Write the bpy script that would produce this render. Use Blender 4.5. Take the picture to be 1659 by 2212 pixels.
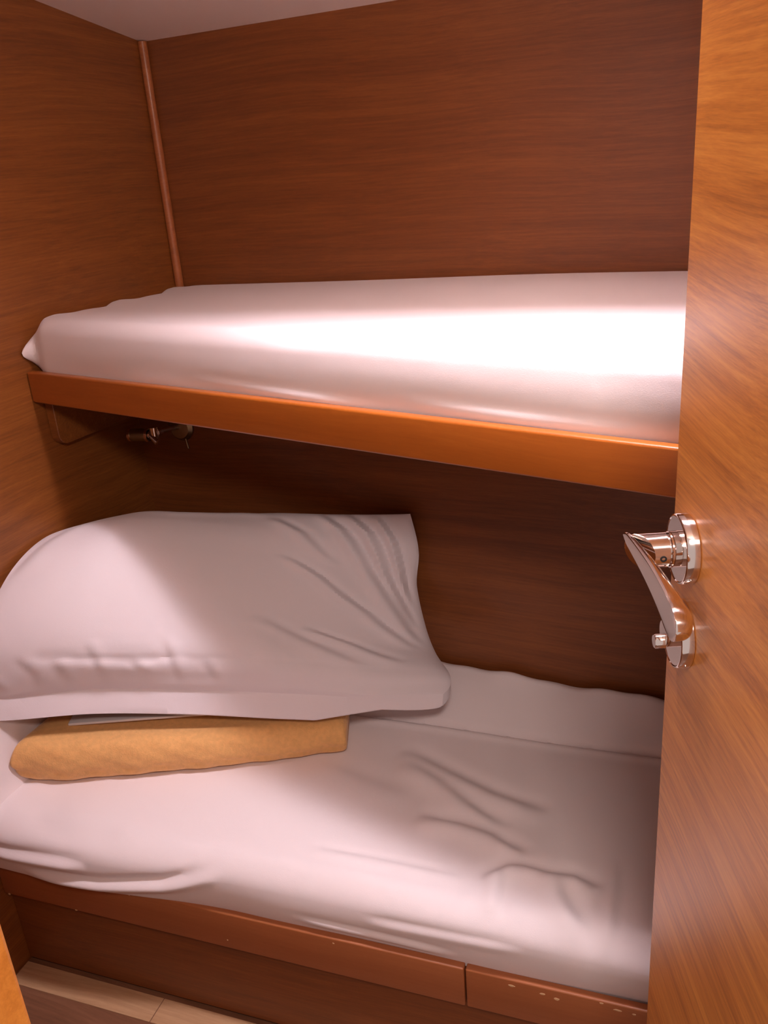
import bpy, bmesh, math, random
import numpy as np
from mathutils import Matrix, Vector
random.seed(4)
C = bpy.context.scene
COL = C.collection
for o in list(bpy.data.objects):
    bpy.data.objects.remove(o)

EYE = 1.353                      # lens height above the cabin sole; coordinates below are given from the lens

# ---------------------------------------------------------------- camera
yaw, pitch, roll = (math.radians(a) for a in (25.2, 21.3, 4.4))
Fv = Vector((-math.sin(yaw)*math.cos(pitch), math.cos(yaw)*math.cos(pitch), -math.sin(pitch)))
R0 = Vector((math.cos(yaw), math.sin(yaw), 0)); U0 = R0.cross(Fv)
Rv = math.cos(roll)*R0 - math.sin(roll)*U0
Uv = math.sin(roll)*R0 + math.cos(roll)*U0
cam_data = bpy.data.cameras.new('camera')
cam_data.sensor_fit = 'HORIZONTAL'; cam_data.sensor_width = 36
cam_data.lens = 36*1864/1659; cam_data.clip_start = .02
cam = bpy.data.objects.new('camera', cam_data); COL.objects.link(cam)
m = Matrix((Rv, Uv, -Fv)).transposed().to_4x4(); m.translation = Vector((0, 0, EYE))
cam.matrix_world = m
C.camera = cam

# ---------------------------------------------------------------- world, lights, exposure
w = bpy.data.worlds.new('world'); C.world = w; w.use_nodes = True
bg = w.node_tree.nodes['Background']
bg.inputs[0].default_value = (1.0, .82, .77, 1); bg.inputs[1].default_value = .60

def area(name, loc, direction, sx, sy, power, color, spread=math.pi):
    d = bpy.data.lights.new(name, 'AREA'); d.shape = 'RECTANGLE'; d.size = sx; d.size_y = sy
    d.energy = power; d.color = color; d.spread = spread
    o = bpy.data.objects.new(name, d); COL.objects.link(o)
    o.location = (loc[0], loc[1], loc[2]+EYE)
    o.rotation_euler = Vector(direction).to_track_quat('-Z', 'Y').to_euler()
    return o
HX0, HX1, HY0, HY1 = -.44, .06, .76, .94          # the hatch opening in the ceiling
area('hatch_daylight', (-.14, .87, .60), (0, .0, -1), .42, .09, 18.0, (1, .89, .99))
area('corridor_fill', (.13, -.12, .42), (-.46, 1.15, -1.0), .24, .16, 9.0, (1, .82, .76))  # unseen fill light, added behind the camera to brighten the lower berth
C.view_settings.view_transform = 'Standard'; C.view_settings.look = 'None'
C.view_settings.exposure = 0; C.view_settings.gamma = 1
C.view_settings.use_curve_mapping = False

# ---------------------------------------------------------------- materials
def newmat(name):
    mt = bpy.data.materials.new(name); mt.use_nodes = True
    nt = mt.node_tree; b = nt.nodes['Principled BSDF']
    return mt, nt, b

def wood(name, dark, mid, light, rough=.33, rot=0.0, coat=.25, fine=1.0, spec=.5, wave=.0, contrast=1.0):
    """horizontal-grain veneer: grain runs along the object's own X"""
    mt, nt, b = newmat(name); N = nt.nodes.new; L = nt.links.new
    tc = N('ShaderNodeTexCoord'); mp = N('ShaderNodeMapping')
    mp.inputs['Rotation'].default_value = (0, 0, rot)
    L(tc.outputs['Object'], mp.inputs['Vector'])
    warp = N('ShaderNodeTexNoise'); warp.inputs['Scale'].default_value = 2.2; warp.inputs['Detail'].default_value = 1
    L(mp.outputs[0], warp.inputs['Vector'])
    ws = N('ShaderNodeVectorMath'); ws.operation = 'SCALE'; ws.inputs[3].default_value = .05+wave
    L(warp.outputs['Color'], ws.inputs[0])
    ad = N('ShaderNodeVectorMath'); ad.operation = 'ADD'
    L(mp.outputs[0], ad.inputs[0]); L(ws.outputs[0], ad.inputs[1])
    def streak(sx, sz, det):
        s = N('ShaderNodeMapping'); s.inputs['Scale'].default_value = (sx, sz, sz)
        L(ad.outputs[0], s.inputs['Vector'])
        n = N('ShaderNodeTexNoise'); n.inputs['Scale'].default_value = 1; n.inputs['Detail'].default_value = det
        n.inputs['Roughness'].default_value = .6
        L(s.outputs[0], n.inputs['Vector']); return n
    n1 = streak(1.0, 26*fine, 4); n2 = streak(7, 190*fine, 3); n3 = streak(60, 700*fine, 2)
    def mul(n, k):
        q = N('ShaderNodeMath'); q.operation = 'MULTIPLY'; q.inputs[1].default_value = k
        L(n.outputs['Fac'] if 'Fac' in n.outputs else n.outputs[0], q.inputs[0]); return q
    a = N('ShaderNodeMath'); a.operation = 'ADD'; L(mul(n1, .44).outputs[0], a.inputs[0]); L(mul(n2, .38).outputs[0], a.inputs[1])
    c = N('ShaderNodeMath'); c.operation = 'ADD'; L(a.outputs[0], c.inputs[0]); L(mul(n3, .18).outputs[0], c.inputs[1])
    r = N('ShaderNodeValToRGB'); e = r.color_ramp.elements
    k = .13/contrast
    e[0].position = .5-k; e[0].color = (*dark, 1); e[1].position = .5+k; e[1].color = (*light, 1)
    em = e.new(.5); em.color = (*mid, 1)
    L(c.outputs[0], r.inputs[0]); L(r.outputs[0], b.inputs['Base Color'])
    b.inputs['Roughness'].default_value = rough
    b.inputs['Specular IOR Level'].default_value = spec
    b.inputs['Coat Weight'].default_value = coat; b.inputs['Coat Roughness'].default_value = .16
    bp = N('ShaderNodeBump'); bp.inputs['Strength'].default_value = .06; bp.inputs['Distance'].default_value = .001
    L(n2.outputs['Fac'], bp.inputs['Height']); L(bp.outputs[0], b.inputs['Normal'])
    return mt

def cloth(name, col, rough=.85, scale=900, bump=.15, fuzz=0.0, mottled=0.0, sheen=.2):
    mt, nt, b = newmat(name); N = nt.nodes.new; L = nt.links.new
    tc = N('ShaderNodeTexCoord')
    n = N('ShaderNodeTexNoise'); n.inputs['Scale'].default_value = scale; n.inputs['Detail'].default_value = 2
    L(tc.outputs['Object'], n.inputs['Vector'])
    n2 = N('ShaderNodeTexNoise'); n2.inputs['Scale'].default_value = 14; n2.inputs['Detail'].default_value = 3
    L(tc.outputs['Object'], n2.inputs['Vector'])
    b.inputs['Base Color'].default_value = (*col, 1); b.inputs['Roughness'].default_value = rough
    b.inputs['Sheen Weight'].default_value = sheen
    if mottled:
        n3 = N('ShaderNodeTexNoise'); n3.inputs['Scale'].default_value = 120; n3.inputs['Detail'].default_value = 4
        L(tc.outputs['Object'], n3.inputs['Vector'])
        r = N('ShaderNodeValToRGB'); e = r.color_ramp.elements
        e[0].position = .35; e[0].color = tuple(c*(1-mottled) for c in col)+(1,)
        e[1].position = .65; e[1].color = tuple(min(1, c*(1+mottled*.6)) for c in col)+(1,)
        L(n3.outputs['Fac'], r.inputs[0]); L(r.outputs[0], b.inputs['Base Color'])
    bp = N('ShaderNodeBump'); bp.inputs['Strength'].default_value = bump; bp.inputs['Distance'].default_value = .001+fuzz
    b2 = N('ShaderNodeBump'); b2.inputs['Strength'].default_value = .25; b2.inputs['Distance'].default_value = .004
    L(n.outputs['Fac'], bp.inputs['Height']); L(n2.outputs['Fac'], b2.inputs['Height'])
    L(bp.outputs[0], b2.inputs['Normal']); L(b2.outputs[0], b.inputs['Normal'])
    return mt

def plain(name, col, rough=.6, metal=0.0, bump=0.0):
    mt, nt, b = newmat(name); N = nt.nodes.new; L = nt.links.new
    b.inputs['Base Color'].default_value = (*col, 1); b.inputs['Roughness'].default_value = rough
    b.inputs['Metallic'].default_value = metal
    tc = N('ShaderNodeTexCoord'); n = N('ShaderNodeTexNoise'); n.inputs['Scale'].default_value = 60
    L(tc.outputs['Object'], n.inputs['Vector'])
    r = N('ShaderNodeMapRange'); r.inputs[3].default_value = max(0, rough-.04); r.inputs[4].default_value = rough+.05
    L(n.outputs['Fac'], r.inputs[0]); L(r.outputs[0], b.inputs['Roughness'])
    return mt

M = dict(
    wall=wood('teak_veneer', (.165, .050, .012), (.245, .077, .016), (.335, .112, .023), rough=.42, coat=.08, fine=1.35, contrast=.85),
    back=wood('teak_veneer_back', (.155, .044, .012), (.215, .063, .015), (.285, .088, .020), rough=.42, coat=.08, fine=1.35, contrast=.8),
    door=wood('door_veneer', (.42, .14, .028), (.64, .24, .045), (.80, .34, .07), rough=.36, coat=.22, fine=1.5),
    rail=wood('varnished_rail', (.34, .085, .011), (.40, .105, .013), (.46, .13, .017), rough=.36, coat=.3, contrast=.6),
    fascia=wood('worn_fascia', (.33, .10, .032), (.37, .118, .038), (.41, .135, .044), rough=.45, coat=.1, contrast=.6),
    trim=wood('corner_bead', (.36, .11, .035), (.42, .135, .04), (.48, .16, .05), rough=.45, coat=.1),
    post=wood('post_veneer', (.55, .20, .03), (.66, .26, .045), (.75, .32, .06), rough=.4, coat=.1),
    sole=wood('sole_boards', (.42, .24, .12), (.50, .30, .16), (.58, .36, .20), rough=.4, coat=.1),
    sole_dark=wood('sole_dark_tone', (.16, .07, .035), (.21, .09, .045), (.25, .115, .06), rough=.45, coat=.1),
    ceil=plain('ceiling_vinyl', (.90, .78, .70), .7),
    sheet=cloth('white_sheet', (.87, .775, .775)),
    pillow=cloth('white_pillowcase', (.83, .75, .775)),
    white=cloth('white_linen', (.86, .80, .80)),
    blanket=cloth('yellow_wool', (.80, .43, .15), scale=420, bump=.35, fuzz=.001, mottled=.07, sheen=.3),
    chrome=plain('polished_steel', (.80, .72, .68), .09, 1.0),
    satin=plain('satin_steel', (.62, .52, .47), .28, 1.0),
    black=plain('dark_gap', (.012, .010, .010), .8),
    brass=plain('lamp_brass', (.42, .36, .24), .3, 1.0),
    copper=plain('lamp_copper_ring', (.85, .55, .38), .2, 1.0),
    chip=plain('bare_wood_chip', (.75, .50, .27), .8),
    glass=plain('hatch_acrylic', (.85, .85, .88), .3),
)

# ---------------------------------------------------------------- helpers
def frame(loc, xdir=None):
    """placement matrix: origin in lens-relative coordinates, local X along xdir in plan"""
    a = math.atan2(xdir[1], xdir[0]) if xdir else 0
    return Matrix.Translation((loc[0], loc[1], loc[2]+EYE)) @ Matrix.Rotation(a, 4, 'Z')

def put(name, bm, mat, parent=None, mw=None, smooth=False, kind=None, label=None, cat=None, group=None):
    me = bpy.data.meshes.new(name); bm.to_mesh(me); bm.free()
    if isinstance(mat, (list, tuple)):
        for q in mat: me.materials.append(q)
    else: me.materials.append(mat)
    if smooth:
        for p in me.polygons: p.use_smooth = True
    o = bpy.data.objects.new(name, me); COL.objects.link(o)
    if mw is not None: o.matrix_world = mw
    if parent: o.parent = parent
    tag(o, label, cat, group, kind)
    return o

def tag(o, label=None, cat=None, group=None, kind=None):
    for k, v in (('label', label), ('category', cat), ('group', group), ('kind', kind)):
        if v: o[k] = v
    return o

def thing(name, mw, label, cat, group=None, kind=None):
    o = bpy.data.objects.new(name, None); COL.objects.link(o); o.matrix_world = mw; o.empty_display_size = .05
    return tag(o, label, cat, group, kind)

def box(bm, x0, x1, y0, y1, z0, z1, bev=0.0, seg=2):
    b2 = bmesh.new()
    v = [b2.verts.new((x, y, z)) for x in (x0, x1) for y in (y0, y1) for z in (z0, z1)]
    for f in ((0, 1, 3, 2), (4, 6, 7, 5), (0, 4, 5, 1), (2, 3, 7, 6), (0, 2, 6, 4), (1, 5, 7, 3)):
        b2.faces.new([v[i] for i in f])
    bmesh.ops.recalc_face_normals(b2, faces=b2.faces)
    if bev: bmesh.ops.bevel(b2, geom=b2.edges[:], offset=bev, segments=seg, profile=.5, affect='EDGES')
    merge(bm, b2)
    return bm

def merge(bm, b2):
    mp = {v: bm.verts.new(v.co) for v in b2.verts}
    for f in b2.faces:
        nf = bm.faces.new([mp[v] for v in f.verts]); nf.smooth = f.smooth; nf.material_index = f.material_index
    b2.free()

def prism(bm, poly, z0, z1, bev=0.0):
    """vertical prism over a plan polygon"""
    b2 = bmesh.new()
    lo = [b2.verts.new((x, y, z0)) for x, y in poly]; hi = [b2.verts.new((x, y, z1)) for x, y in poly]
    b2.faces.new(lo[::-1]); b2.faces.new(hi); n = len(poly)
    for i in range(n): b2.faces.new((lo[i], lo[(i+1) % n], hi[(i+1) % n], hi[i]))
    bmesh.ops.recalc_face_normals(b2, faces=b2.faces)
    if bev: bmesh.ops.bevel(b2, geom=b2.edges[:], offset=bev, segments=2, profile=.5, affect='EDGES')
    merge(bm, b2); return bm

def lathe(bm, prof, axis, origin, seg=48):
    """revolve (distance along axis, radius) about an axis"""
    ax = Vector(axis).normalized(); t = Vector((0, 0, 1)) if abs(ax.z) < .9 else Vector((1, 0, 0))
    e1 = ax.cross(t).normalized(); e2 = ax.cross(e1)
    rings = []; o = Vector(origin)
    for d, r in prof:
        if r < 1e-6: rings.append([bm.verts.new(o+ax*d)])
        else: rings.append([bm.verts.new(o+ax*d+e1*(r*math.cos(2*math.pi*k/seg))+e2*(r*math.sin(2*math.pi*k/seg))) for k in range(seg)])
    for a, b in zip(rings, rings[1:]):
        for k in range(seg):
            k2 = (k+1) % seg
            if len(a) == 1 and len(b) == 1: continue
            if len(a) == 1: bm.faces.new((a[0], b[k2], b[k]))
            elif len(b) == 1: bm.faces.new((a[k], a[k2], b[0]))
            else: bm.faces.new((a[k], a[k2], b[k2], b[k]))
    bmesh.ops.recalc_face_normals(bm, faces=bm.faces)
    return bm

def autosmooth(o, deg=35):
    me = o.data
    for p in me.polygons: p.use_smooth = True
    me.set_sharp_from_angle(angle=math.radians(deg))
    return o

# ---------------------------------------------------------------- main dimensions (from the lens)
XL = -1.208            # left wall face
YB = 1.60              # back wall face above the upper berth
YL = 1.395             # lining face under the upper berth
ZF = -1.353            # sole
XR = .80               # right wall face
cz = lambda y: .281 + .143*(YB-y)        # ceiling height
def up_y(x): return 1.125 - .2163*(x-XL)         # outer face of the upper rail
def lo_y(x): return .805 + .0848*(x+1.193)       # outer face of the lower fascia

# ---------------------------------------------------------------- room shell
W0 = frame((0, 0, 0))
def wallpoly(name, pts, t, mat):
    """wall slab: face polygon pts (3-D) extruded by vector t"""
    bm = bmesh.new(); a = [bm.verts.new(p) for p in pts]; b = [bm.verts.new(Vector(p)+Vector(t)) for p in pts]
    n = len(pts); bm.faces.new(a); bm.faces.new(b[::-1])
    for i in range(n): bm.faces.new((a[i], b[i], b[(i+1) % n], a[(i+1) % n]))
    bmesh.ops.recalc_face_normals(bm, faces=bm.faces)
    return bm
# left wall: local X runs along the wall so that the grain lies horizontal
FL = frame((XL, 0, 0), (0, 1))
put('wall_left', wallpoly('', [(.10, 0, ZF), (YB+.03, 0, ZF), (YB+.03, 0, cz(YB+.03)), (.10, 0, cz(.10))], (0, .03, 0), None), M['wall'], mw=FL, kind='structure')
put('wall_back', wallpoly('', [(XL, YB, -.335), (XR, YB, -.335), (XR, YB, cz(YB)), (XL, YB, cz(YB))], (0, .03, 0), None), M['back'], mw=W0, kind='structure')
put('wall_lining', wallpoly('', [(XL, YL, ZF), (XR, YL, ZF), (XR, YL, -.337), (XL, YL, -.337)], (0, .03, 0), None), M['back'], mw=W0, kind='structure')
put('wall_right', wallpoly('', [(.06, 0, ZF), (YB+.03, 0, ZF), (YB+.03, 0, cz(YB+.03)), (.06, 0, cz(.06))], (0, -.03, 0), None), M['wall'], mw=frame((XR, 0, 0), (0, 1)), kind='structure')
put('wall_front', wallpoly('', [(XL, .25, ZF), (-.412, .25, ZF), (-.412, .25, cz(.25)), (XL, .25, cz(.25))], (0, -.03, 0), None), M['wall'], mw=W0, kind='structure')
put('wall_front_right', wallpoly('', [(.20, .09, ZF), (XR, .09, ZF), (XR, .09, cz(.09)), (.20, .09, cz(.09))], (0, -.03, 0), None), M['wall'], mw=W0, kind='structure')
# doorway post
bm = bmesh.new(); box(bm, -.412, -.389, .212, .253, ZF, cz(.25)-.001, .003)
put('trim_2', bm, M['post'], mw=W0, kind='structure')
# corner bead
bm = bmesh.new()
lathe(bm, [(0, 0), (0, .009), (.485, .009), (.485, 0)], (0, 0, 1), (XL+.008, YB-.008, -.205), 20)
autosmooth(put('trim_1', bm, M['trim'], mw=W0, kind='structure'))
# ceiling with the hatch opening
bm = bmesh.new()
for x0, x1, y0, y1 in ((XL-.03, HX0, .02, YB+.03), (HX1, XR+.03, .02, YB+.03), (HX0, HX1, .02, HY0), (HX0, HX1, HY1, YB+.03)):
    v = [bm.verts.new((x, y, cz(y)+dz)) for dz in (0, .025) for x, y in ((x0, y0), (x1, y0), (x1, y1), (x0, y1))]
    for f in ((0, 3, 2, 1), (4, 5, 6, 7), (0, 1, 5, 4), (1, 2, 6, 5), (2, 3, 7, 6), (3, 0, 4, 7)): bm.faces.new([v[i] for i in f])
put('ceiling', bm, M['ceil'], mw=W0, kind='structure')
wn = thing('window_1', frame(((HX0+HX1)/2, (HY0+HY1)/2, .63)), 'deck hatch in the cabin ceiling', 'window', kind='structure')
bm = bmesh.new(); zt = .0; a = (HX1-HX0)/2; b_ = (HY1-HY0)/2; zb = cz(HY1)-.63-.004
for x0, x1, y0, y1 in ((-a-.012, -a, -b_-.012, b_+.012), (a, a+.012, -b_-.012, b_+.012), (-a, a, -b_-.012, -b_), (-a, a, b_, b_+.012)):
    box(bm, x0, x1, y0, y1, zb+.03, zt)
put('hatch_frame', bm, M['ceil'], parent=wn)
bm = bmesh.new(); box(bm, -a-.012, a+.012, -b_-.012, b_+.012, .001, .012)
put('hatch_pane', bm, M['glass'], parent=wn)
# sole: slab in a darker tone, paler strip along the berth front
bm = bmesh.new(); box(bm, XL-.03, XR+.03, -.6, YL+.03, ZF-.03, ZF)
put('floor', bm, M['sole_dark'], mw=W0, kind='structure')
dx, dy = .9964, .0844
FP = frame((XL, .816, ZF), (dx, dy))
fb = [((.0005, .303), (-.052, -.004)), ((.3045, .95), (-.052, -.004)), ((.9515, 2.0), (-.052, -.004))]
bm = bmesh.new()
for (x0, x1), (y0, y1) in fb: box(bm, x0, x1, y0, y1, 0, .0012, .0004, 1)
put('trim_3', bm, M['sole'], mw=FP, kind='structure')

# ---------------------------------------------------------------- lower berth base
base = thing('berth_base', FP, 'lower berth wooden front panel with chipped fascia, standing on the cabin floor', 'bed base')
bm = bmesh.new(); box(bm, .002, 2.0, .003, .021, .006, .245)
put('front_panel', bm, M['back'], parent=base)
bm = bmesh.new(); box(bm, .002, 2.0, .006, .02, .0, .0065)
put('shadow_gap', bm, M['black'], parent=base)
zr0, zr1 = ZF*-1-1.176, ZF*-1-1.10           # fascia heights above the sole
seamx = .870
fascias = []
for x0, x1, lab in ((.0005, seamx-.0012, None), (seamx+.0012, 2.0, None)):
    bm = bmesh.new(); box(bm, x0, x1, -.0105, .003, zr0, zr1, .0025, 3)
    f = put('fascia', bm, M['fascia'], parent=base); autosmooth(f, 50); fascias.append(f)
def chip(x, z, wx, wz):
    bm = bmesh.new(); n = 9; vs = []
    for i in range(n):
        t = 2*math.pi*i/n; r = random.uniform(.75, 1.2)
        vs.append(bm.verts.new((x+wx*r*math.cos(t), -.0109, z+wz*r*math.sin(t))))
    lo = [bm.verts.new((v.co.x, -.0103, v.co.z)) for v in vs]
    bm.faces.new(vs)
    for i in range(n): bm.faces.new((vs[i], lo[i], lo[(i+1) % n], vs[(i+1) % n]))
    bmesh.ops.recalc_face_normals(bm, faces=bm.faces)
    put('paint_chip', bm, M['chip'], parent=fascias[0] if x < seamx else fascias[1], label='pale bare wood chip')
CHIPS = [(.045, .247, .0022, .0013), (.012, .178, .002, .0015), (.148, .247, .0018, .002), (.190, .247, .0026, .0024), (.160, .1785, .0018, .001),
         (.285, .246, .0014, .0014), (.94, .2425, .0035, .0014), (.985, .2405, .003, .0013), (1.006, .237, .003, .0016), (1.068, .249, .002, .0008),
         (.66, .244, .0014, .0008), (.466, .195, .001, .001), (1.09, .243, .004, .0012), (1.112, .242, .002, .001)]
for c in CHIPS: chip(c[0], c[1], c[2]*1.35, c[3]*1.35)

# ---------------------------------------------------------------- upper berth
UD = Vector((.97744, -.21119, 0))
FU = frame((XL, 1.125, 0), UD)
berth = thing('upper_berth', frame((XL, 1.125, -.335), UD), 'varnished upper berth shelf with front rail fixed between the cabin walls', 'bunk')
zb0, zb1 = 0, .056
bm = bmesh.new(); box(bm, .001, 2.02, .0, .016, zb0, zb1, .004, 4)
autosmooth(put('rail', bm, M['rail'], parent=berth), 50)
bm = bmesh.new()
Lw = frame((XL, 1.125, -.335), UD).inverted()
pts = [(XL+.002, up_y(XL)+.018), (XR-.002, up_y(XR)+.018), (XR-.002, YB-.002), (XL+.002, YB-.002)]
loc = [(Lw @ Vector((x, y, 0)))[:2] for x, y in pts]
prism(bm, loc, .001, .016)
put('berth_board', bm, M['back'], parent=berth)
# cleat under the left end, on the wall
bm = bmesh.new(); prof = [(1.150, -.337)]
r = .022
for k in range(9):
    t = math.pi/2*k/8; prof.append((1.150+r-r*math.cos(t)+.012*(1-math.sin(t))*0, -.424+r-r*math.sin(t)))
prof += [(1.386, -.424), (1.386, -.337)]
a = [bm.verts.new(Lw @ Vector((XL+.001, y, z+EYE))) for y, z in prof]; b = [bm.verts.new(Lw @ Vector((XL+.020, y, z+EYE))) for y, z in prof]
bm.faces.new(a); bm.faces.new(b[::-1]); n = len(a)
for i in range(n): bm.faces.new((a[i], b[i], b[(i+1) % n], a[(i+1) % n]))
bmesh.ops.recalc_face_normals(bm, faces=bm.faces)
bmesh.ops.bevel(bm, geom=[e for e in bm.edges if e.calc_length() < .5], offset=.0012, segments=1, affect='EDGES')
put('support_cleat', bm, M['wall'], parent=berth)

# ---------------------------------------------------------------- mattresses
def segdist(px, py, pts):
    """signed distance to a polyline and the position along it (0..1)"""
    best = np.full(px.shape, 9.0); sg = np.ones(px.shape); par = np.zeros(px.shape)
    L = [math.dist(p, q) for p, q in zip(pts, pts[1:])]; tot = sum(L); acc = 0
    for (p, q), l in zip(zip(pts, pts[1:]), L):
        vx, vy = q[0]-p[0], q[1]-p[1]
        t = np.clip(((px-p[0])*vx+(py-p[1])*vy)/(l*l), 0, 1)
        dxx = px-(p[0]+t*vx); dyy = py-(p[1]+t*vy); d = np.hypot(dxx, dyy)
        s = np.sign(vx*dyy-vy*dxx); mk = d < best
        best = np.where(mk, d, best); sg = np.where(mk, s, sg); par = np.where(mk, (acc+t*l)/tot, par)
        acc += l
    return best*sg, par

def crease(px, py, pts, amp, wd, valley=.7, taper=.25, off=0.5):
    """cloth fold: a ridge with a valley along its left-hand side"""
    d, t = segdist(px, py, pts)
    f = np.clip(t/taper, 0, 1)*np.clip((1-t)/taper, 0, 1); f = np.sin(f*math.pi/2)
    return f*amp*(np.exp(-((d+wd*off)/wd)**2) - valley*np.exp(-((d-wd*off*1.3)/(wd*.7))**2))

def smooth_noise(px, py, sx, sy, seed, amp):
    rng = np.random.RandomState(seed); out = np.zeros(px.shape)
    for k in range(9):
        a1, a2 = rng.uniform(-1, 1, 2); ph = rng.uniform(0, 6.28)
        out += np.sin(px*sx*a1*2+py*sy*a2*2+ph)
    return out*amp/4

def mattress(name, x0, x1, yf, yb, zbot, ztop, rf, rb, re, disp, fdisp, step, mat, mw, label, origin):
    xs = np.arange(x0, x1+1e-6, step)
    ends = [.0005, .002, .005, .010, .017, .026, .037]
    xs = np.unique(np.round(np.concatenate([x0+np.array([0]+ends), xs[xs > x0+.04]]), 5))
    rows = []
    nf, nt_, nb = 26, int((yb-yf(0))/step)+2, 8
    for x in xs:
        d = x-x0
        drop = re*(1-math.sqrt(max(0, 1-(1-min(1, d/re))**2))) if d < re else 0
        inset = drop*.8
        f = yf(x)+inset; pr = []
        for k in range(nf): pr.append((0, k/nf))            # front side, bottom to top
        for k in range(9): pr.append((1, k/8))              # front rounding
        for k in range(1, nt_): pr.append((2, k/nt_))       # top
        for k in range(9): pr.append((3, k/8))
        for k in range(1, nb+1): pr.append((4, k/nb))
        row = []
        for part, t in pr:
            ztF = ztop(x, f+rf)-drop; ztB = ztop(x, yb-rb)-drop
            if part == 0:
                z = zbot+(ztF-rf-zbot)*t; y = f; nrm = (0, -1, 0)
            elif part == 1:
                a = t*math.pi/2; y = f+rf-rf*math.cos(a); z = ztF-rf+rf*math.sin(a); nrm = (0, -math.cos(a), math.sin(a))
            elif part == 2:
                y = f+rf+(yb-rb-f-rf)*t; z = ztop(x, y)-drop; nrm = (0, 0, 1)
            elif part == 3:
                a = t*math.pi/2; y = yb-rb+rb*math.sin(a); z = ztB-rb+rb*math.cos(a); nrm = (0, math.sin(a)*0, math.cos(a))
            else:
                y = yb; z = ztB-rb+(zbot-ztB+rb)*t; nrm = (0, 0, 0)
            row.append((x, y, z)+nrm)
        rows.append(row)
    A = np.array(rows)
    X, Y, Z = A[..., 0], A[..., 1], A[..., 2]
    top = disp(X, Y); Z2 = Z+top*A[..., 5]
    fr = fdisp(X, Z, (Z-zbot)/(-zbot+ztop(0, yf(0)+rf)))
    Y2 = Y+A[..., 4]*fr
    bm = bmesh.new(); ox, oy, oz = origin
    V = [[bm.verts.new((X[i, j]-ox, Y2[i, j]-oy, Z2[i, j]-oz)) for j in range(X.shape[1])] for i in range(X.shape[0])]
    for i in range(len(V)-1):
        for j in range(len(V[0])-1):
            bm.faces.new((V[i][j], V[i+1][j], V[i+1][j+1], V[i][j+1]))
    bm.faces.new(V[0]); bm.faces.new(V[-1][::-1])
    for i in range(len(V)-1): bm.faces.new((V[i][0], V[i][-1], V[i+1][-1], V[i+1][0]))
    bmesh.ops.recalc_face_normals(bm, faces=bm.faces)
    o = put(name, bm, mat, mw=frame(origin))
    autosmooth(o, 60)
    return tag(o, label, 'mattress')

def sstep(a, b, x):
    t = np.clip((x-a)/(b-a), 0, 1); return t*t*(3-2*t)

# upper mattress
def u_top(x, y): return -.191 + .004*float(sstep(-1.1, -.2, np.array(x)))
def u_disp(X, Y):
    d = smooth_noise(X, Y, 7, 5, 3, .0016)
    d += crease(X, Y, [(-.75, 1.02), (-.68, .99), (-.60, .965)], .003, .016)
    d += .005*np.exp(-((X+1.19)/.03)**2)*(np.sin(Y*38)+.6*np.sin(Y*71))
    d += -.004*np.exp(-((X+.60)/.05)**2-((Y-1.0)/.03)**2)
    return d
def u_front(X, Z, h):
    h = np.clip((Z+.32)/.125, 0, 1)
    d = .006*np.sin(np.clip((Z+.285)/.09, 0, 1)*math.pi)+smooth_noise(X, Z, 9, 30, 5, .0014)
    d += .002*np.sin(X*21+1.2)*np.exp(-((Z+.275)/.012)**2)
    d += .055*np.exp(-((X-XL)/.012)**2)*np.exp(-((Z+.243)/.028)**2)
    d += crease(X, Z, [(-.80, -.262), (-.62, -.268), (-.45, -.275)], .002, .008)
    d += crease(X, Z, [(-.42, -.262), (-.25, -.266), (-.1, -.268)], .002, .008)
    return d
mattress('mattress', XL+.003, XR-.005, lambda x: up_y(x)+.0185, YB-.004, -.318, u_top, .024, .02, .05, u_disp, u_front, .006,
         M['sheet'], None, 'mattress in white fitted sheet on the upper berth, bright daylight band across it', (-.4, 1.2, -.318))

# lower mattress
def l_seam(x): return 1.268+.08*(x+.496)
def l_top(x, y):
    ys = l_seam(x); t = max(0, min(1, (y-.93)/(ys-.93)))
    z = -1.000+.026*t*t
    if y > ys:
        q = min(1, (y-ys)/(YL-.01-ys)); z += -.004+.084*(q**.9)
    z += .012*float(sstep(-1.1, -1.20, np.array(x)))+.15*math.exp(-((x+1.204)/.007)**2)*max(0, min(1, (y-.80)/.06))
    return z
l_topv = np.vectorize(l_top)
CR = [([(-.56, 1.190), (-.469, 1.162), (-.375, 1.135), (-.27, 1.118)], .0060, .016),
      ([(-.55, 1.160), (-.466, 1.130), (-.377, 1.087), (-.325, 1.066)], .0055, .014),
      ([(-.480, 1.050), (-.406, 1.054), (-.348, 1.046), (-.280, 1.022)], .0065, .014),
      ([(-.335, .950), (-.322, .975), (-.305, .994), (-.283, 1.001), (-.24, .999), (-.207, 1.005), (-.160, .990)], .0065, .013),
      ([(-.317, .984), (-.306, .950), (-.298, .905)], .0030, .010),
      ([(-.238, .999), (-.205, .950), (-.165, .905)], .0045, .014),
      ([(-.149, 1.06), (-.139, .954), (-.134, .86)], .0025, .007),
      ([(-1.13, .83), (-1.03, .83), (-.93, .845)], .006, .014),
      ([(-.62, .93), (-.48, .945), (-.36, .955)], .002, .008),
      ([(-.70, 1.12), (-.6, 1.10), (-.5, 1.09)], .002, .02)]
def l_disp(X, Y):
    d = smooth_noise(X, Y, 8, 7, 11, .0025)
    for p, a, w_ in CR: d += crease(X, Y, p, a*1.7, w_*1.35)
    # rounded front edge of the sheet at the join of the two cushions
    s = Y-(1.268+.08*(X+.496)); d += .0035*np.exp(-((s+.007)/.008)**2)-.004*np.exp(-((s-.004)/.005)**2)
    d += .004*np.sin(X*30+1)*np.exp(-((Y-1.375)/.02)**2)+.002*np.sin(X*73)*np.exp(-((Y-1.38)/.015)**2)
    return d
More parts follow.
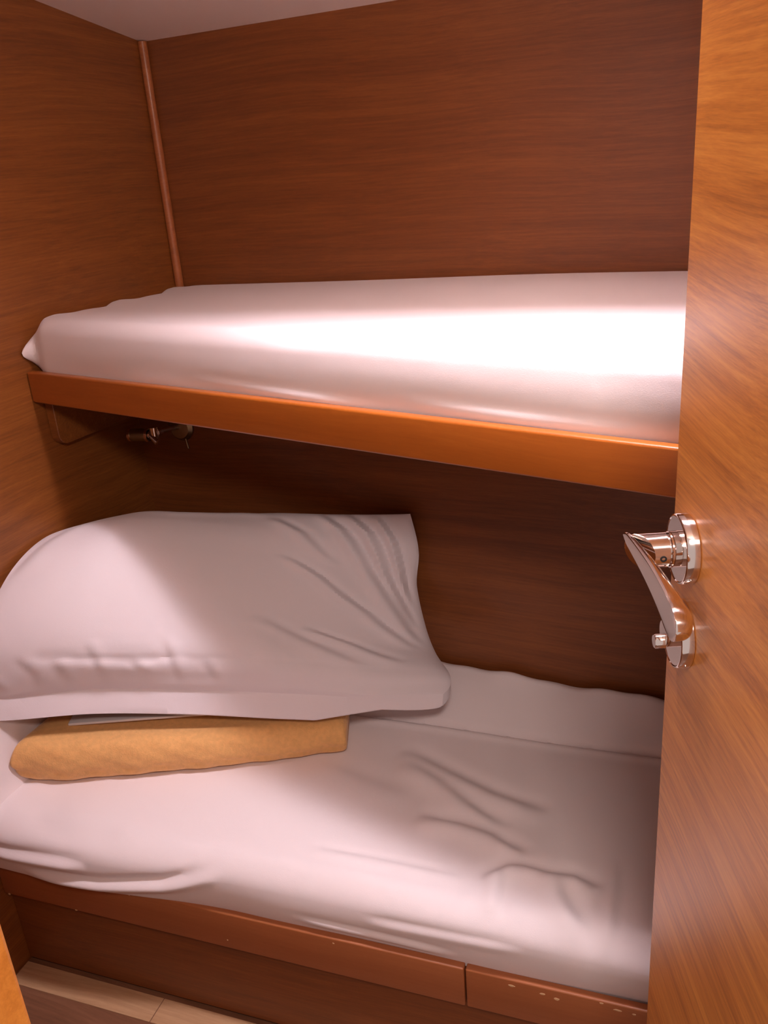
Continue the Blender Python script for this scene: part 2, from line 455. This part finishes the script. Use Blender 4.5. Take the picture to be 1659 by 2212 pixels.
def l_front(X, Z, h):
    d = .012*np.sin(np.clip((Z+1.105)/.10, 0, 1)*math.pi)+smooth_noise(X, Z, 8, 25, 9, .003)
    d += crease(X, Z, [(-1.12, -1.085), (-.96, -1.075), (-.84, -1.055), (-.74, -1.02)], .011, .012, valley=.8)
    d += crease(X, Z, [(-1.19, -1.05), (-1.08, -1.045), (-.98, -1.04)], .008, .010)
    d += crease(X, Z, [(-.62, -1.075), (-.48, -1.078), (-.35, -1.082)], .004, .008)
    d += crease(X, Z, [(-.5, -1.05), (-.38, -1.045), (-.25, -1.04)], .003, .010)
    d += .024*sstep(-.70, -1.0, X)*sstep(-1.115, -1.10, Z)
    return d
mattress('mattress', XL+.003, XR-.01, lambda x: lo_y(x)+.015, YL-.004, -1.108, l_top, .034, .02, .008, l_disp, l_front, .005,
         M['sheet'], None, 'mattress in creased white sheet on the lower berth, beneath the pillow and blanket', (-.4, 1.1, -1.108))

# ---------------------------------------------------------------- folded blanket
def blanket():
    FLp, FRp, BRp, BLp = Vector((-1.190, .876, 0)), Vector((-.650, 1.142, 0)), Vector((-.72, 1.315, 0)), Vector((-1.192, 1.22, 0))
    nu, nv = 150, 60
    def bot(x, y): return l_top(x, y)+.003
    def hgt(u): return .086-.022*u
    bm = bmesh.new(); org = Vector((-.92, 1.10, -1.0))
    rings = []
    # closed cross-section loop: front nose, top, back, underside
    prof = []
    for k in range(15):
        a = -math.pi/2+math.pi*k/14; prof.append(('f', a))
    for k in range(1, 26): prof.append(('t', k/26))
    for k in range(9): prof.append(('b', math.pi/2-math.pi*k/8))
    for k in range(1, 26): prof.append(('u', k/26))
    for i in range(nu+1):
        u = i/nu; P0 = FLp.lerp(FRp, u); P1 = BLp.lerp(BRp, u)
        endr = min(u, 1-u)*.6; er = .028 if u < .5 else .012
        s = math.sqrt(max(0.0, 1-(1-min(1, endr/er))**2)) if endr < er else 1.0
        s = (.72+.28*s if u < .5 else .86+.14*s) if 0 < i < nu else (.66 if i == 0 else .82)
        h = hgt(u); dr = (P1-P0); L = dr.length; dr.normalize(); ring = []
        wob = .002*math.sin(u*7)+.0006*math.sin(u*27+1)
        for kind, t in prof:
            hh = h*.5
            if kind == 'f':
                nose = .034*(abs(math.cos(t))**.7); off = .034-nose+wob
                zz = hh+hh*(math.sin(t) if abs(math.sin(t)) < 1 else math.copysign(1, math.sin(t)))*1.0
                # the fold pinches a little between its two layers
                off += .0030*math.exp(-((t+.42)/.16)**2)
            elif kind == 't': off = .034+(L-.064)*t; zz = h+.002*math.sin(t*5+u*8)
            elif kind == 'b': off = L-.03+.03*math.cos(t); zz = hh+hh*math.sin(t)
            else: off = L-.03-(L-.064)*t; zz = 0
            q = P0+dr*off; zb = bot(q.x, q.y)
            zz = hh+(zz-hh)*s
            qx = max(q.x, XL+.004)
            n = .0012*math.sin(q.x*83+zz*60)*math.sin(zz*150+q.x*31)
            ring.append(bm.verts.new((qx-org.x, q.y-org.y+n*(kind == 'f')*2, zb+zz-org.z)))
        rings.append(ring)
    m_ = len(prof)
    for i in range(nu):
        for k in range(m_): bm.faces.new((rings[i][k], rings[i+1][k], rings[i+1][(k+1) % m_], rings[i][(k+1) % m_]))
    bm.faces.new(rings[0][::-1]); bm.faces.new(rings[-1])
    bmesh.ops.recalc_face_normals(bm, faces=bm.faces)
    o = put('blanket', bm, M['blanket'], mw=frame(org), smooth=True, label='folded mustard yellow wool blanket under the pillow on the lower berth', cat='blanket')
blanket()

# ---------------------------------------------------------------- pillow
def lerp_poly(pts, n):
    pts = [Vector(p) for p in pts]; L = [0]
    for a, b in zip(pts, pts[1:]): L.append(L[-1]+(b-a).length)
    out = []
    for k in range(n+1):
        s = L[-1]*k/n; j = 0
        while j < len(L)-2 and L[j+1] < s: j += 1
        t = (s-L[j])/(L[j+1]-L[j])
        p0 = pts[max(0, j-1)]; p1 = pts[j]; p2 = pts[j+1]; p3 = pts[min(len(pts)-1, j+2)]
        out.append(.5*((2*p1)+(p2-p0)*t+(2*p0-5*p1+4*p2-p3)*t*t+(3*p1-p0-3*p2+p3)*t**3))
    return out
def pillow():
    nu, nv = 150, 100
    A = (-1.204, .885, -.810); B = (-.486, 1.222, -.868); Cc = (-.592, 1.372, -.590); Dd = (-1.196, 1.175, -.604)
    bot = lerp_poly([A, (-1.07, .983, -.819), (-.905, 1.062, -.838), (-.74, 1.125, -.853), (-.60, 1.170, -.862), B], nu)
    top = lerp_poly([Dd, (-1.06, 1.25, -.600), (-.92, 1.315, -.605), (-.75, 1.352, -.600), Cc], nu)
    lef = lerp_poly([A, (-1.204, .895, -.74), (-1.204, .945, -.68), (-1.204, 1.01, -.632), (-1.202, 1.09, -.605), Dd], nv)
    rig = lerp_poly([B, (-.480, 1.240, -.862), (-.488, 1.262, -.850), (-.530, 1.305, -.838), (-.560, 1.335, -.80), (-.585, 1.365, -.73), (-.580, 1.372, -.66), Cc], nv)
    U, V = np.meshgrid(np.linspace(0, 1, nu+1), np.linspace(0, 1, nv+1), indexing='ij')
    arr = lambda l: np.array([tuple(p) for p in l])
    b, t, l, r = arr(bot), arr(top), arr(lef), arr(rig)
    S = (1-V)[..., None]*b[:, None]+V[..., None]*t[:, None]+(1-U)[..., None]*l[None]+U[..., None]*r[None]
    S -= ((1-U)*(1-V))[..., None]*b[0]+(U*(1-V))[..., None]*b[-1]+((1-U)*V)[..., None]*t[0]+(U*V)[..., None]*t[-1]
    N = np.cross(np.gradient(S, axis=0), np.gradient(S, axis=1)); N /= np.linalg.norm(N, axis=2)[..., None]+1e-9
    N = np.array([0.02, -.60, .80])*.75+N*.25; N /= np.linalg.norm(N, axis=2)[..., None]
    g = lambda q, e: np.clip(1-np.abs(2*q-1)**e, 0, 1)
    f = g(U*.5+.5-.0*U, 3.2)**.62*g(V, 2.3)**.62*(.35+.65*sstep(-.08, .24, U))
    # pull the filling away from the right-hand corners
    ear = np.exp(-((1-U)/.17)**2)*(.35+.65*np.exp(-(V/.22)**2)+.5*np.exp(-((1-V)/.2)**2))
    f = f*(1-.55*np.clip(ear, 0, 1))
    wr = np.zeros(U.shape)
    def cr(p, a, w_, **k): return crease(U, V, p, a*(1.55 if p[0][0] > .55 else 1.0), w_, **k)
    wr += cr([(.72, .98), (.80, .86), (.86, .70), (.91, .50), (.955, .30)], .0075, .020)
    wr += cr([(.80, .99), (.865, .86), (.905, .70), (.935, .52), (.96, .38)], .0070, .017)
    wr += cr([(.88, .98), (.92, .84), (.95, .68), (.965, .5)], .0060, .014)
    wr += cr([(.66, .66), (.76, .56), (.86, .42), (.94, .26)], .0055, .020)
    wr += cr([(.60, .90), (.70, .80), (.80, .64)], .0045, .022)
    wr += cr([(.70, .30), (.80, .24), (.90, .16)], .0040, .022)
    wr += cr([(.60, .33), (.70, .22), (.82, .12)], .0030, .028)
    for k, (a0, ln) in enumerate([(.05, .10), (.12, .16), (.19, .13), (.26, .18), (.34, .12), (.42, .2), (.5, .12)]):
        wr += cr([(a0, .02), (a0+.012*math.sin(k*2), ln*.5), (a0-.02, ln)], .0035, .016, taper=.35)
    wr += cr([(.10, .13), (.22, .10), (.34, .09), (.45, .12)], .004, .022)
    wr += cr([(.18, .93), (.33, .90), (.5, .94), (.62, .93)], .004, .03)
    wr += cr([(.04, .5), (.07, .7), (.12, .85)], .004, .04)
    rng = smooth_noise(U, V, 9, 6, 21, .003)
    edge = np.clip(g(U, 6)*g(V, 6)*3, 0, 1)
    hT = .088*f*(1+.10*(U < 2)*np.sin(U*3.0)); hB = .050*g(U, 4)**.5*g(V, 2.2)**.42
    T = S+N*(hT+(wr+rng)*edge)[..., None]
    ND = np.array([0, .10, -1.0])*np.ones(N.shape)
    ND[..., 1] -= .55*(1-V)**4
    rim = .005+.014*np.exp(-((1-U)/.16)**2-(V/.25)**2)+.026*np.exp(-(V/.25)**2)*np.clip((.86-U)/.15, 0, 1)
    Bm = S+ND*(hB+rim+rng*.5*edge)[..., None]
    T = T+np.array([0, -.55, -.15])*(.006*np.exp(-(V/.02)**2)*np.clip(U*20, 0, 1)*np.clip((1-U)*12, 0, 1))[..., None]
    # a narrow stitched hem along the rim
    for P_ in (T, Bm):
        P_[..., 0] = np.maximum(P_[..., 0], XL+.004); P_[..., 1] = np.minimum(P_[..., 1], YL-.004)
    inbl = (Bm[..., 0] < -.66)
    bz = l_topv(Bm[..., 0], np.minimum(Bm[..., 1], YL-.01))
    blt = bz+.089-.022*np.clip((Bm[..., 0]+1.188)/.54, 0, 1)
    floorz = np.where(inbl, blt-.012, bz+.004+.07*np.clip((-.60-Bm[..., 0])/.06, 0, 1)*0)
    Bm[..., 2] = np.maximum(Bm[..., 2], np.minimum(floorz, T[..., 2]-.001))
    bm = bmesh.new(); org = Vector((-.85, 1.15, -.90))
    vt = [[bm.verts.new(Vector(T[i, j])-org) for j in range(nv+1)] for i in range(nu+1)]
    vb = [[bm.verts.new(Vector(Bm[i, j])-org) for j in range(nv+1)] for i in range(nu+1)]
    for i in range(nu):
        for j in range(nv):
            bm.faces.new((vt[i][j], vt[i+1][j], vt[i+1][j+1], vt[i][j+1]))
            bm.faces.new((vb[i][j], vb[i][j+1], vb[i+1][j+1], vb[i+1][j]))
    rt_ = [(i, 0) for i in range(nu)]+[(nu, j) for j in range(nv)]+[(i, nv) for i in range(nu, 0, -1)]+[(0, j) for j in range(nv, 0, -1)]
    for (a, b_), (c, d_) in zip(rt_, rt_[1:]+rt_[:1]): bm.faces.new((vt[a][b_], vb[a][b_], vb[c][d_], vt[c][d_]))
    bmesh.ops.recalc_face_normals(bm, faces=bm.faces)
    o = put('pillow', bm, M['pillow'], mw=frame(org), smooth=True, label='plump white pillow lying on the yellow blanket against the cabin wall', cat='pillow')
    autosmooth(o, 30)
pillow()

# folded white sheet peeping out between pillow and blanket
bm = bmesh.new(); org = Vector((-1.05, 1.08, -.9))
box(bm, -.145, .14, -.075, .12, -.002, .003, .0015)
fs = put('folded_sheet', bm, M['white'], mw=frame((-1.035, 1.100, -.905), (.905, .425)), label='thin folded white sheet between the pillow and the yellow blanket', cat='sheet')

# ---------------------------------------------------------------- door
Pd = Vector((-.0436, .610, -.269))
nv_, bv_ = Vector((-.92, -.391, 0)).normalized(), Vector((.391, -.92, 0)).normalized()
# local frame: X toward the hinges, Y into the door's thickness (away from the handle side), Z up
DF = frame(Pd, bv_)
DI = DF.inverted()
sgn = 1 if (DF.to_3x3() @ Vector((0, 1, 0))).dot(nv_) < 0 else -1
bm = bmesh.new()
y0, y1 = sorted((0, sgn*.028)); box(bm, -.0395, .55, y0, y1, ZF+.012-Pd.z, .40-Pd.z, .0012, 2)
door = put('door_1', bm, M['door'], mw=DF, kind='structure')
OUT = Vector((0, -sgn, 0))            # outward from the door face, in door space
def on_door(name, bm, mat, parent, deg=40, label=None):
    o = put(name, bm, mat, parent=parent, label=label); return autosmooth(o, deg)
def empty_child(name, parent):
    o = bpy.data.objects.new(name, None); COL.objects.link(o); o.parent = parent; o.empty_display_size = .02; return o
def rose(parent, z):
    bm = bmesh.new()
    lathe(bm, [(.0002, 0), (.0002, .0255), (.0006, .0260), (.0088, .0260), (.0098, .0252), (.0100, .0245), (.0094, .0238), (.0092, 0)], OUT, (0, 0, z), 72)
    on_door('rose', bm, M['chrome'], parent)
    for a in (-60, 20):
        bm = bmesh.new(); t = math.radians(a); d = Vector((math.cos(t), 0, math.sin(t)))
        if a == -60: d = Vector((.80, 0, -.60))
        else: continue
        lathe(bm, [(0, 0), (0, .0010), (.0010, .0008), (.0014, 0)], d, Vector((0, 0, z))+d*.0258+OUT*.005, 12)
        on_door('grub_screw', bm, M['satin'], parent)
lev = empty_child('door_handle', door)
rose(lev, 0)
bm = bmesh.new(); lathe(bm, [(.0092, 0), (.0092, .0132), (.0098, .0134), (.0158, .0134), (.0163, .0129), (.0164, .0112), (.0180, .0112), (.0180, 0)], OUT, (0, 0, 0), 64)
on_door('collar', bm, M['chrome'], lev)
# neck, its outer end cut to the lever's slanting face
bm = bmesh.new(); sg_ = 64; r_ = .0128
ra = []; rb_ = []
for k in range(sg_):
    t = 2*math.pi*k/sg_; x = r_*math.cos(t); z = r_*math.sin(t)
    ra.append(bm.verts.new(Vector((x, 0, z))+OUT*.0178)); rb_.append(bm.verts.new(Vector((x, 0, z))+OUT*(.0362-.62*x)))
for k in range(sg_): bm.faces.new((ra[k], ra[(k+1) % sg_], rb_[(k+1) % sg_], rb_[k]))
bm.faces.new(ra[::-1]); bm.faces.new(rb_)
bmesh.ops.recalc_face_normals(bm, faces=bm.faces)
on_door('neck', bm, M['chrome'], lev)
# set screw in the neck, facing the viewer and slightly down
bm = bmesh.new(); d = Vector((.99, 0, -.12)).normalized()
lathe(bm, [(-.001, 0), (-.001, .0024), (.0005, .0024), (.0005, .0013), (-.0004, .0011), (-.0004, 0)], d, d*.0127+OUT*.0225, 24)
on_door('set_screw', bm, M['black'], lev)
# lever blade: D section, flat outside, rounded toward the door
bm = bmesh.new(); rings = []; NL = 44
for i in range(NL+1):
    s = i/NL; X = -.0125+.116*s
    hz = .0042+.0078*min(1, s/.75)                                # half height
    if s < .06: hz *= math.sqrt(max(.02, 1-((.06-s)/.06)**2))
    if s > .86: hz *= math.sqrt(max(.012, 1-((s-.86)/.14)**2))
    cz_ = .0085-.0185*min(1, s/.8)-.001*max(0, s-.8)
    outer = .0455-.0045*s-.003*math.sin(math.pi*s)
    th = .0045+.0115*max(0, s-.05)**.9
    if s > .86: th *= math.sqrt(max(.05, 1-((s-.86)/.14)**2*.8))
    ring = []
    for k in range(28):
        t = 2*math.pi*k/28; c, q = math.cos(t), math.sin(t)
        zz = hz*math.copysign(abs(q)**.75, q)
        a = outer-(0 if c > 0 else th*abs(c)**.7)-(.0006*(1-abs(c)) if c > 0 else 0)-(.0012 if abs(c) < .2 else 0)
        ring.append(bm.verts.new(Vector((X, 0, cz_+zz))+OUT*a))
    rings.append(ring)
for a, b in zip(rings, rings[1:]):
    for k in range(28): bm.faces.new((a[k], a[(k+1) % 28], b[(k+1) % 28], b[k]))
bm.faces.new(rings[0][::-1]); bm.faces.new(rings[-1])
bmesh.ops.recalc_face_normals(bm, faces=bm.faces)
on_door('lever', bm, M['chrome'], lev, 50)
# lower rose with a small thumb turn
lock = empty_child('thumb_turn', door)
zl_ = -.0705
rose(lock, zl_)
bm = bmesh.new(); lathe(bm, [(.0092, 0), (.0092, .0108), (.0150, .0108), (.0160, .0098), (.0160, 0)], OUT, (0, 0, zl_+.001), 48)
lathe(bm, [(.0155, 0), (.0155, .0056), (.0225, .0056), (.0235, .0048), (.0235, 0)], OUT, (.002, 0, zl_-.0045), 32)
on_door('turn_knob', bm, M['chrome'], lock)

# ---------------------------------------------------------------- reading lamp on the lining in the corner
LF = frame((-1.100, YL, -.452)) @ Matrix.Scale(1.12, 4)
lamp = thing('reading_lamp', LF, 'small brass and steel swivel reading lamp under the upper berth by the corner', 'lamp')
bm = bmesh.new(); lathe(bm, [(.0002, 0), (.0002, .026), (.004, .026), (.010, .020), (.012, 0)], (0, -1, 0), (0, 0, 0), 40)
autosmooth(put('lamp_base', bm, M['brass'], parent=lamp, label='round brass lamp base'))
bm = bmesh.new(); lathe(bm, [(.010, 0), (.010, .006), (.045, .005), (.050, .008), (.058, .008), (.060, 0)], (-.25, -1, .05), (0, 0, .002), 24)
lathe(bm, [(-.009, 0), (-.009, .0075), (.009, .0075), (.009, 0)], (0, 0, 1), (-.016, -.06, .006), 24)
autosmooth(put('swivel_arm', bm, M['chrome'], parent=lamp))
bm = bmesh.new(); lathe(bm, [(-.006, 0), (-.006, .004), (0, .008), (.006, .0085), (.010, .009)], (-1, -.12, 0), (-.020, -.058, .0), 24)
lathe(bm, [(0, 0), (0, .0035), (.020, .0065), (.022, 0)], (.7, 0, -.55), (-.022, -.066, .002), 16)
autosmooth(put('swivel_joint', bm, M['chrome'], parent=lamp))
bm = bmesh.new(); lathe(bm, [(.010, 0), (.010, .0115), (.046, .0115), (.046, .0090), (.042, .0085), (.042, 0)], (-1, -.12, 0), (-.020, -.058, .0), 36)
head = autosmooth(put('lamp_head', bm, M['brass'], parent=lamp))
for a in (.010, .045):
    bm = bmesh.new(); lathe(bm, [(a-.002, .0114), (a-.002, .0125), (a+.003, .0125), (a+.003, .0114)], (-1, -.12, 0), (-.020, -.058, .0), 36)
    autosmooth(put('head_ring', bm, M['copper'], parent=head, label='coppery ring on the lamp head'))
bm = bmesh.new(); lathe(bm, [(0, 0), (0, .0018), (.018, .0022), (.019, 0)], (.25, -.1, -1), (.012, -.010, -.020), 12)
autosmooth(put('switch_lever', bm, M['brass'], parent=lamp))
